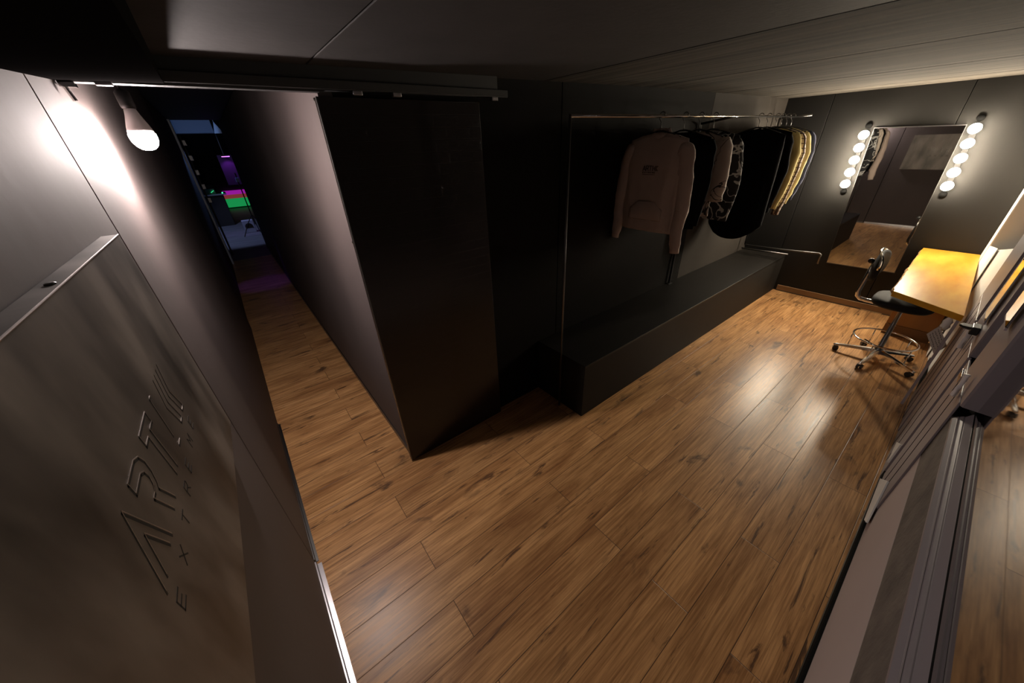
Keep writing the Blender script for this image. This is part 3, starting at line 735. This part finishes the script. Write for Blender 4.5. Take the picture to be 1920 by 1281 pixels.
# 1 cream hoodie
X1 = 2.66
ho = garment('hoodie', 'cream hooded sweatshirt with small black chest print, first on the rail', 'hoodie', X1, M_cream, 1.345, hw=0.235, th=0.045, seed=2,
             sl=([(RY + 0.185, 1.955), (RY + 0.225, 1.90), (RY + 0.258, 1.70), (RY + 0.285, 1.52), (RY + 0.268, 1.40, -0.01), (RY + 0.285, 1.245, -0.01)],
                 [(RY - 0.185, 1.955), (RY - 0.225, 1.90), (RY - 0.258, 1.70), (RY - 0.272, 1.52), (RY - 0.262, 1.38, -0.01), (RY - 0.285, 1.205, -0.01)]), flare=0.97, sr=(0.066, 0.044))
bm = nb(); rings = []
for i in range(9):
    v = i / 8; ring = []
    for j in range(24):
        t = 2 * math.pi * j / 24
        r_ = 0.118 * (0.92 - 0.35 * v * v)
        ring.append((X1 + 0.030 + (0.05 * (1 - 0.4 * v)) * math.sin(t) - 0.020 * v, RY + r_ * math.cos(t), 1.955 + 0.075 * v + (0.03 * v if math.sin(t) > 0 else -0.055 * (1 - v) * abs(math.sin(t))) + 0.008 * noise.noise(Vector((t * 2, v * 3, 1)))))
    rings.append(ring)
loft(bm, rings, caps=False); hd = part('hood', bm, M_cream, ho, smooth=True)
sm = hd.modifiers.new('thick', 'SOLIDIFY'); sm.thickness = 0.006
bm = nb(); rings = []
for i in range(13):
    yy = RY - 0.14 + 0.28 * i / 12
    rings.append([(X1 - 0.047 - 0.004 * math.sin(i), yy, 1.43), (X1 - 0.056, yy, 1.44), (X1 - 0.056, yy, 1.565 - 0.06 * max(0, abs(i - 6) - 3) / 3), (X1 - 0.047, yy, 1.575 - 0.06 * max(0, abs(i - 6) - 3) / 3)])
loft(bm, rings); part('pocket', bm, M_cream, ho, smooth=True)
hanger(X1, 'cream hooded sweatshirt')

# stroke lettering -------------------------------------------------
GL = {'A': [[(0, 0), (.5, 1), (1, 0)], [(.25, .3), (.75, .3)]], 'R': [[(0, 0), (0, 1), (.8, 1), (.95, .8), (.8, .5), (0, .5)], [(.5, .5), (1, 0)]],
      'T': [[(0, 1), (1, 1)], [(.5, 1), (.5, 0)]], 'I': [[(.5, 1), (.5, 0)]], 'K': [[(0, 0), (0, 1)], [(1, 1), (.05, .5), (1, 0)]],
      'E': [[(1, 1), (0, 1), (0, 0), (1, 0)], [(0, .5), (.8, .5)]], 'X': [[(0, 0), (1, 1)], [(0, 1), (1, 0)]], 'M': [[(0, 0), (0, 1), (.5, .4), (1, 1), (1, 0)]]}
def ribbon(bm, pts, w, f, h):
    """flat ribbon through 2D points; f maps (a,b,depth)->xyz"""
    for (a, b_) in zip(pts[:-1], pts[1:]):
        a = Vector(a); b_ = Vector(b_); d = (b_ - a)
        if d.length < 1e-6: continue
        d.normalize(); n_ = Vector((-d.y, d.x)) * w / 2; e = d * w * 0.35
        cs = [a - e + n_, a - e - n_, b_ + e - n_, b_ + e + n_]
        lo = [bm.verts.new(f(c[0], c[1], 0)) for c in cs]; hi = [bm.verts.new(f(c[0], c[1], h)) for c in cs]
        bm.faces.new(lo[::-1]); bm.faces.new(hi)
        for i in range(4): bm.faces.new((lo[i], lo[(i + 1) % 4], hi[(i + 1) % 4], hi[i]))
# chest print: ARTIK over EXTREME, left to right is -Y when seen from the -X side
bm = nb()
xf = X1 - 0.058
def fh(a, b_, h): return (xf - h, RY + 0.062 - a, 1.765 + b_)
xpos = 0.0
for chr_, wd in (('A', .022), ('R', .020), ('T', .020), ('I', .008)):
    for s_ in GL[chr_]: ribbon(bm, [(xpos + p[0] * wd, 0.022 + p[1] * 0.032) for p in s_], 0.005, fh, 0.0012)
    xpos += wd + 0.005
for k in range(3):
    ribbon(bm, [(xpos + k * 0.009 + 0.014, 0.054), (xpos + k * 0.009, 0.038), (xpos + k * 0.009 + 0.014, 0.022)], 0.0035, fh, 0.0012)
xpos = 0.0
for chr_ in 'EXTREME':
    for s_ in GL[chr_]: ribbon(bm, [(xpos + p[0] * 0.009, 0.004 + p[1] * 0.010) for p in s_], 0.0022, fh, 0.0012)
    xpos += 0.0158
ribbon(bm, [(0, -0.005), (0.106, -0.005)], 0.003, fh, 0.0012)
part('chest_print', bm, M_ink, ho)

# 2 black garment
garment('sweater', 'black long sleeved garment hanging right behind the cream hoodie', 'sweater', 2.98, M_clothblk, 1.33, hw=0.235, th=0.045, seed=5,
        sl=([(RY + 0.17, 1.955), (RY + 0.215, 1.90), (RY + 0.25, 1.65), (RY + 0.26, 1.36)], [(RY - 0.17, 1.955), (RY - 0.215, 1.90), (RY - 0.235, 1.65), (RY - 0.22, 1.36)]))
hanger(2.98, 'black garment right behind the cream hoodie')
# 3 light printed shirt
garment('shirt', 'light short shirt with thin dark line print, third on the rail', 'shirt', 3.22, M_scrib2, 1.40, hw=0.22, th=0.03, seed=7,
        sl=([(RY + 0.17, 1.955), (RY + 0.215, 1.90), (RY + 0.25, 1.75), (RY + 0.275, 1.56)], [(RY - 0.17, 1.955), (RY - 0.215, 1.90), (RY - 0.235, 1.75), (RY - 0.255, 1.52)]), sr=(0.085, 0.07))
hanger(3.22, 'light shirt with thin dark line print')
# 4 black shirt with white scribbles
garment('jacket', 'black jacket with white scribble print, left of the long black garment', 'jacket', 3.46, M_scrib, 1.34, hw=0.235, th=0.05, seed=9,
        sl=([(RY + 0.17, 1.955), (RY + 0.215, 1.90), (RY + 0.26, 1.66), (RY + 0.25, 1.36)], [(RY - 0.17, 1.955), (RY - 0.215, 1.90), (RY - 0.27, 1.66), (RY - 0.25, 1.33)]))
hanger(3.46, 'black jacket with white scribble print')
# 5 long black garment, rounded hem
garment('long_coat', 'long black garment with rounded hem hanging near the lit wall end', 'coat', 4.40, M_clothblk, 0.98, hw=0.255, th=0.075, seed=11, roundhem=0.16, flare=1.08, drop=0.075, yc=RY - 0.01)
hanger(4.40, 'long black garment with rounded hem')
garment('jumper', 'black garment squeezed behind the long black one on the rail', 'jumper', 4.60, M_clothblk, 1.25, hw=0.25, th=0.05, seed=12,
        sl=([(RY + 0.17, 1.955), (RY + 0.215, 1.90), (RY + 0.25, 1.65), (RY + 0.25, 1.30)], [(RY - 0.17, 1.955), (RY - 0.215, 1.90), (RY - 0.25, 1.65), (RY - 0.22, 1.30)]))
hanger(4.60, 'black garment behind the long black one')
# 6-9 lit row
for (nm, lab, cat, x, m, hem, yy, seed, cuffz) in (
        ('shirt', 'pale yellow shirt, first of the light garments right of the long black one', 'shirt', 4.83, M_yellow, 1.30, 0.0, 21, 1.26),
        ('shirt', 'pale plaid checked shirt between two yellow shirts on the rail', 'shirt', 4.98, M_plaid, 1.32, 0.0, 23, 1.17),
        ('shirt', 'second pale yellow shirt, between the plaid shirt and the navy one', 'shirt', 5.13, M_yellow, 1.28, 0.0, 25, 1.28),
        ('jacket', 'dark navy garment, last on the rail beside the globe bulbs', 'jacket', 5.28, M_navy, 1.30, 0.0, 27, 1.30)):
    garment(nm, lab, cat, x, m, hem, hw=0.225, th=0.032, seed=seed,
            sl=([(RY + 0.165, 1.965), (RY + 0.205, 1.925), (RY + 0.24, 1.66), (RY + 0.23, cuffz)], [(RY - 0.165, 1.965), (RY - 0.205, 1.925), (RY - 0.245, 1.80), (RY - 0.235, 1.55), (RY - 0.20, cuffz)]), sr=(0.07, 0.05))
    hanger(x, {21: 'first pale yellow shirt', 23: 'pale plaid checked shirt', 25: 'second pale yellow shirt', 27: 'dark navy garment'}[seed])

# ------------------------------------------------------------------ steel sign on the left wall
sg = empty('wall_sign', (XL, 0.75, 1.186), 'large dark steel plate sign with engraved lettering on the left wall', 'sign')
bm = nb(); box(bm, -0.2455, -0.243, 0.12, 1.356, 1.186, 1.834); part('sign_plate', bm, M_steel, sg)
bm = nb(); prism(bm, [(-0.243, 1.834), (-0.243, 1.8365), (XL + 0.0005, 1.8365), (XL + 0.0005, 1.834)], 'y', 0.12, 1.356); part('top_flange', bm, M_steel, sg)
bm = nb(); prism(bm, [(1.3561, 1.186), (1.358, 1.186), (1.358, 1.8365), (1.3561, 1.8365)], 'x', XL + 0.0005, -0.243); part('end_flange', bm, M_steel, sg)
bm = nb(); tube(bm, [(-0.2432, 0.12, 1.8362), (-0.2432, 1.3565, 1.8362)], 0.0016, 8); part('folded_edge', bm, M_steeledge, sg)
bm = nb(); lathe(bm, [(0.007, 0), (0.007, 0.002), (0.004, 0.003)], (-0.258, 0.86, 1.8365), 14); part('screw', bm, M_darkmetal, sg, smooth=True)
def fs(a, b_, h): return (-0.243 + h, a, b_)
LG = [[(.494, 1.48), (.547, 1.598), (.60, 1.48)], [(.520, 1.483), (.549, 1.546), (.578, 1.483)],
      [(.601, 1.577), (.601, 1.598), (.657, 1.598), (.676, 1.590), (.683, 1.574), (.681, 1.554), (.672, 1.536), (.663, 1.528), (.688, 1.48)],
      [(.601, 1.577), (.648, 1.577), (.660, 1.570), (.663, 1.557), (.657, 1.543), (.645, 1.536), (.630, 1.536), (.658, 1.48)],
      [(.723, 1.576), (.723, 1.598), (.803, 1.598), (.803, 1.576), (.775, 1.576), (.775, 1.482)], [(.723, 1.576), (.751, 1.576), (.751, 1.482)],
      [(.858, 1.594), (.848, 1.505)], [(.858, 1.594), (.870, 1.594)], [(.866, 1.481), (.845, 1.481)],
      [(1.015, 1.597), (.986, 1.539), (1.012, 1.481)], [(.99, 1.597), (.963, 1.539), (.987, 1.481)], [(.963, 1.597), (.937, 1.539), (.958, 1.481)],
      [(.938, 1.597), (.911, 1.539), (.934, 1.481)], [(1.012, 1.481), (.987, 1.481)], [(.958, 1.481), (.934, 1.481)]]
def fs2(a, b_, h): return (-0.243 + h, a + 0.003, b_ + 0.003)
for idx in ((0, 1), (2, 3), (4, 5), (6, 7, 8), (9, 10, 11, 12, 13, 14)):
    bm = nb()
    for k in idx: ribbon(bm, LG[k], 0.0042, fs, 0.0003)
    lt = part('engraved_letter', bm, M_engrave, sg)
    bm = nb()
    for k in idx: ribbon(bm, LG[k], 0.0013, fs2, 0.0005)
    rim = link('groove_glint', bm, M_steeledge); rim.parent = lt  # bright ribbon paints the glint along each engraved stroke
    rim.matrix_parent_inverse = Matrix.Identity(4)
for chr_, yc_ in zip('EXTREME', (.507, .587, .668, .751, .822, .914, .990)):
    bm = nb()
    for s_ in GL[chr_]: ribbon(bm, [(yc_ - 0.012 + p[0] * 0.024, 1.431 + p[1] * 0.024) for p in s_], 0.0030, fs, 0.0003)
    part('engraved_small_letter', bm, M_engrave, sg)

# ------------------------------------------------------------------ dark studio beyond the hallway
M_sflo = mat('grey_studio_floor', (0.16, 0.16, 0.17), 0.5, var=0.3, vscale=2, vstretch=(1, 3, 1))
M_swal = mat('black_studio_wall', (0.02, 0.02, 0.022), 0.8)
bm = nb(); box(bm, -3, 3.5, HALL_END + 0.1, 21, -0.05, 0.0); struct('floor_studio', bm, M_sflo)
bm = nb(); box(bm, -3, 3.5, 20.6, 20.7, 0, 3.4); struct('wall_studio_back', bm, M_swal)
bm = nb(); box(bm, -3.1, -3, HALL_END, 21, 0, 3.4); struct('wall_studio_left', bm, M_swal)
bm = nb(); box(bm, 3.5, 3.6, HALL_END, 21, 0, 3.4); struct('wall_studio_right', bm, M_swal)
bm = nb(); box(bm, -3.1, 3.6, HALL_END, 21, 3.4, 3.45); struct('ceiling_studio', bm, M_swal)
bm = nb(); box(bm, -3.1, XL - 0.06, HALL_END - 0.06, HALL_END, 0, 3.4); struct('wall_studio_near_left', bm, M_swal)
bm = nb(); box(bm, XC + 0.06, 3.6, 10.54, 10.6, 0, 3.4); struct('wall_studio_near_right', bm, M_swal)
bm = nb(); box(bm, XC + 0.06, XC + 0.2, HALL_END, 10.6, 0, 3.4); struct('wall_studio_return', bm, M_swal)
bm = nb(); box(bm, -0.9, 0.40, 12.4, 12.7, 2.53, 2.86)
tag(link('ceiling_beam', bm, mat('blue_grey_beam', (0.22, 0.25, 0.3), 0.6), bevel=0.01), None, None, None, 'structure')
bm = nb(); prism(bm, [(0.385, 2.505), (0.57, 2.505), (0.45, 2.74), (0.45, 3.4), (0.445, 3.4), (0.445, 2.74)], 'y', 12.0, 12.08)  # pale triangle hung below the studio ceiling on a thin strip
tag(link('triangular_panel', bm, mat('pale_triangle', (0.6, 0.65, 0.7), 0.6)), 'pale triangular panel under the ceiling at the far hallway end', 'baffle')
# door post on the left at the end of the hallway
dp = empty('door_post', (-0.29, 9.5, 0), 'blue lit painted post at the left end of the hallway', 'post')
bm = nb(); box(bm, -0.335, -0.262, 9.40, 9.60, 0, 2.62); part('post', bm, mat('blue_grey_post', (0.3, 0.34, 0.42), 0.4), dp, bevel=0.006)
# ladder-like stand behind the post
ld = empty('stand', (-0.20, 10.4, 0), 'dark tall metal stand with clamps just past the hallway post', 'stand')
bm = nb()
tube(bm, [(-0.245, 10.4, 0.0), (-0.245, 10.4, 2.4)], 0.018, 8); part('pole', bm, M_darkmetal, ld)
for k in range(5):
    bm = nb(); box(bm, -0.25, -0.19, 10.38, 10.42, 1.15 + 0.27 * k, 1.25 + 0.27 * k); part('clamp', bm, M_darkmetal, ld, bevel=0.005)
# equipment table
tb = empty('equipment_table', (-0.1, 15.4, 0), 'dark covered table far down the hallway with equipment on top', 'table')
bm = nb(); box(bm, -0.75, 0.06, 15.3, 16.1, 0.0, 0.94); part('table_cover', bm, M_black, tb, bevel=0.01)
bm = nb(); box(bm, -0.78, 0.16, 15.25, 16.15, 0.9401, 0.98); part('table_top', bm, mat('pale_table_top', (0.4, 0.45, 0.5), 0.4), tb, bevel=0.005)
mx = empty('mixing_console', (-0.2, 15.5, 0.981), 'small console with green lights on the far equipment table', 'console')
bm = nb(); prism(bm, [(15.4, 0.981), (15.9, 0.981), (15.9, 1.22), (15.4, 1.14)], 'x', -0.6, -0.10); part('console_body', bm, mat('teal_grey_case', (0.2, 0.26, 0.3), 0.5), mx, bevel=0.01)
for k in range(3):
    bm = nb(); lathe(bm, [(0.012, 0), (0.012, 0.01)], (-0.2 + 0.03 * k, 15.39, 1.03 + 0.02 * k), 10); part('green_light', bm, mat('green_light_%d' % k, (0, 1, 0.3), 0.5, emit=(0.05, 1.0, 0.35), estr=1.5), mx)
bm = nb(); bmesh.ops.create_icosphere(bm, subdivisions=2, radius=0.018, matrix=Matrix.Translation((0.07, 15.32, 1.0)))
tag(link('indicator_lamp', bm, mat('green_lamp', (0, 1, 0.3), 0.5, emit=(0.05, 1.0, 0.3), estr=4)), 'tiny green indicator lamp on the far table edge', 'lamp')
# stage spot, purple
sp = empty('stage_light', (0.46, 13.2, 2.0), 'purple glowing stage light far down the hallway', 'stage light')
bm = nb(); box(bm, 0.36, 0.56, 13.15, 13.25, 2.02, 2.06); part('housing', bm, M_blackplastic, sp)
bm = nb(); box(bm, 0.37, 0.55, 13.16, 13.24, 2.005, 2.019); part('lens', bm, mat('purple_lens', (0.5, 0.1, 1), 0.5, emit=(0.55, 0.12, 1.0), estr=6), sp)
bm = nb(); tube(bm, [(0.44, 13.2, 2.06), (0.44, 13.2, 3.4)], 0.015, 8); part('hanging_pole', bm, M_darkmetal, sp)
bm = nb(); box(bm, 0.28, 0.80, 13.42, 13.46, 1.30, 2.05); box(bm, 0.43, 0.45, 13.25, 13.42, 2.03, 2.05); part('drape', bm, mat('dark_drape', (0.05, 0.03, 0.06), 0.95, spec=0.0), sp)
# glowing bands stand in for coloured light falling on the back wall
ls = empty('colour_wash', (0.6, 20.5, 0), 'magenta, red and green light on the far back wall, made as glowing bands', 'light wash')
for (z0, z1, c_, e_) in ((0.05, 0.40, (0.02, 0.62, 0.16), 0.45), (0.40, 0.56, (0.55, 0.09, 0.10), 0.35), (0.56, 0.72, (0.55, 0.02, 0.62), 0.55)):
    bm = nb(); box(bm, 0.10, 1.05, 20.50, 20.58, z0, z1 - 0.002); part('wash_band', bm, mat('band_%d' % int(z0 * 100), c_, 0.6, emit=c_, estr=e_), ls)
# tripod with speaker
tr = empty('tripod_stand', (0.50, 12.7, 0), 'black tripod stand far down the hallway', 'tripod')
bm = nb(); tube(bm, [(0.50, 12.7, 0.28), (0.50, 12.7, 1.62)], 0.014, 8); part('pole', bm, M_darkmetal, tr)
for a in (200, 320, 80):
    bm = nb(); t = math.radians(a)
    tube(bm, [(0.50, 12.7, 0.55), (0.50 + 0.20 * math.cos(t), 12.7 + 0.2 * math.sin(t), 0.3), (0.50 + 0.38 * math.cos(t), 12.7 + 0.38 * math.sin(t), 0.012)], 0.012, 8); part('leg', bm, M_blackplastic, tr)
bm = nb(); box(bm, 0.46, 0.54, 12.64, 12.76, 1.4, 1.5); part('head', bm, mat('bluish_plastic', (0.15, 0.2, 0.5), 0.4), tr)
spk = empty('floor_speaker', (0.30, 13.3, 0), 'small grey floor speaker beside the tripod far down the hallway', 'speaker')
bm = nb(); prism(bm, [(13.2, 0.0), (13.55, 0.0), (13.5, 0.34), (13.28, 0.34)], 'x', 0.22, 0.50); part('cabinet', bm, mat('pale_grey_speaker', (0.3, 0.34, 0.38), 0.5), spk, bevel=0.01)
bm = nb(); lathe(bm, [(0.10, 0), (0.10, 0.008), (0.07, 0.004), (0.02, 0.006)], (0, 0, 0), 20); cone = part('speaker_cone', bm, M_blackplastic, spk)
cone.matrix_parent_inverse = Matrix.Identity(4); cone.location = (0.06, -0.065, 0.17); cone.rotation_euler = (math.radians(90), 0, 0)
bm = nb(); prism(bm, [(0.62, 0.02), (0.78, 0.02), (0.70, 0.55), (0.62, 0.55)], 'y', 13.0, 13.05)
tag(link('reflector_board', bm, mat('pale_blue_board', (0.5, 0.6, 0.75), 0.5)), 'pale blue board leaning on the floor right of the tripod', 'board')

# lamps of the studio: blue ceiling wash, purple spot over the hallway
def spot(name, loc, target, energy, col, size, blend=0.4, rad=0.05):
    l = bpy.data.lights.new(name, 'SPOT'); l.energy = energy; l.color = col; l.spot_size = math.radians(size); l.spot_blend = blend; l.shadow_soft_size = rad
    o = bpy.data.objects.new(name, l); COL.objects.link(o); o.location = loc
    d = Vector(target) - Vector(loc); o.rotation_euler = d.to_track_quat('-Z', 'Y').to_euler(); return o
spot('studio_blue_spot', (-0.6, 13.2, 3.3), (0.2, 13.4, 0.0), 200, (0.42, 0.52, 1.0), 80)
spot('studio_blue_fill', (0.1, 10.6, 2.2), (0.1, 12.4, 2.7), 30, (0.25, 0.45, 1.0), 34)
spot('studio_post_spot', (0.25, 11.2, 2.3), (-0.30, 9.55, 1.75), 34, (0.25, 0.42, 1.0), 24)
spot('purple_hall_spot', (0.12, 7.45, 2.55), (0.12, 7.45, 0.0), 40, (0.12, 0.02, 1.0), 26, 0.7, 0.02)
spot('purple_drape_spot', (0.46, 13.2, 1.99), (0.50, 13.6, 1.2), 9, (0.45, 0.08, 1.0), 95)
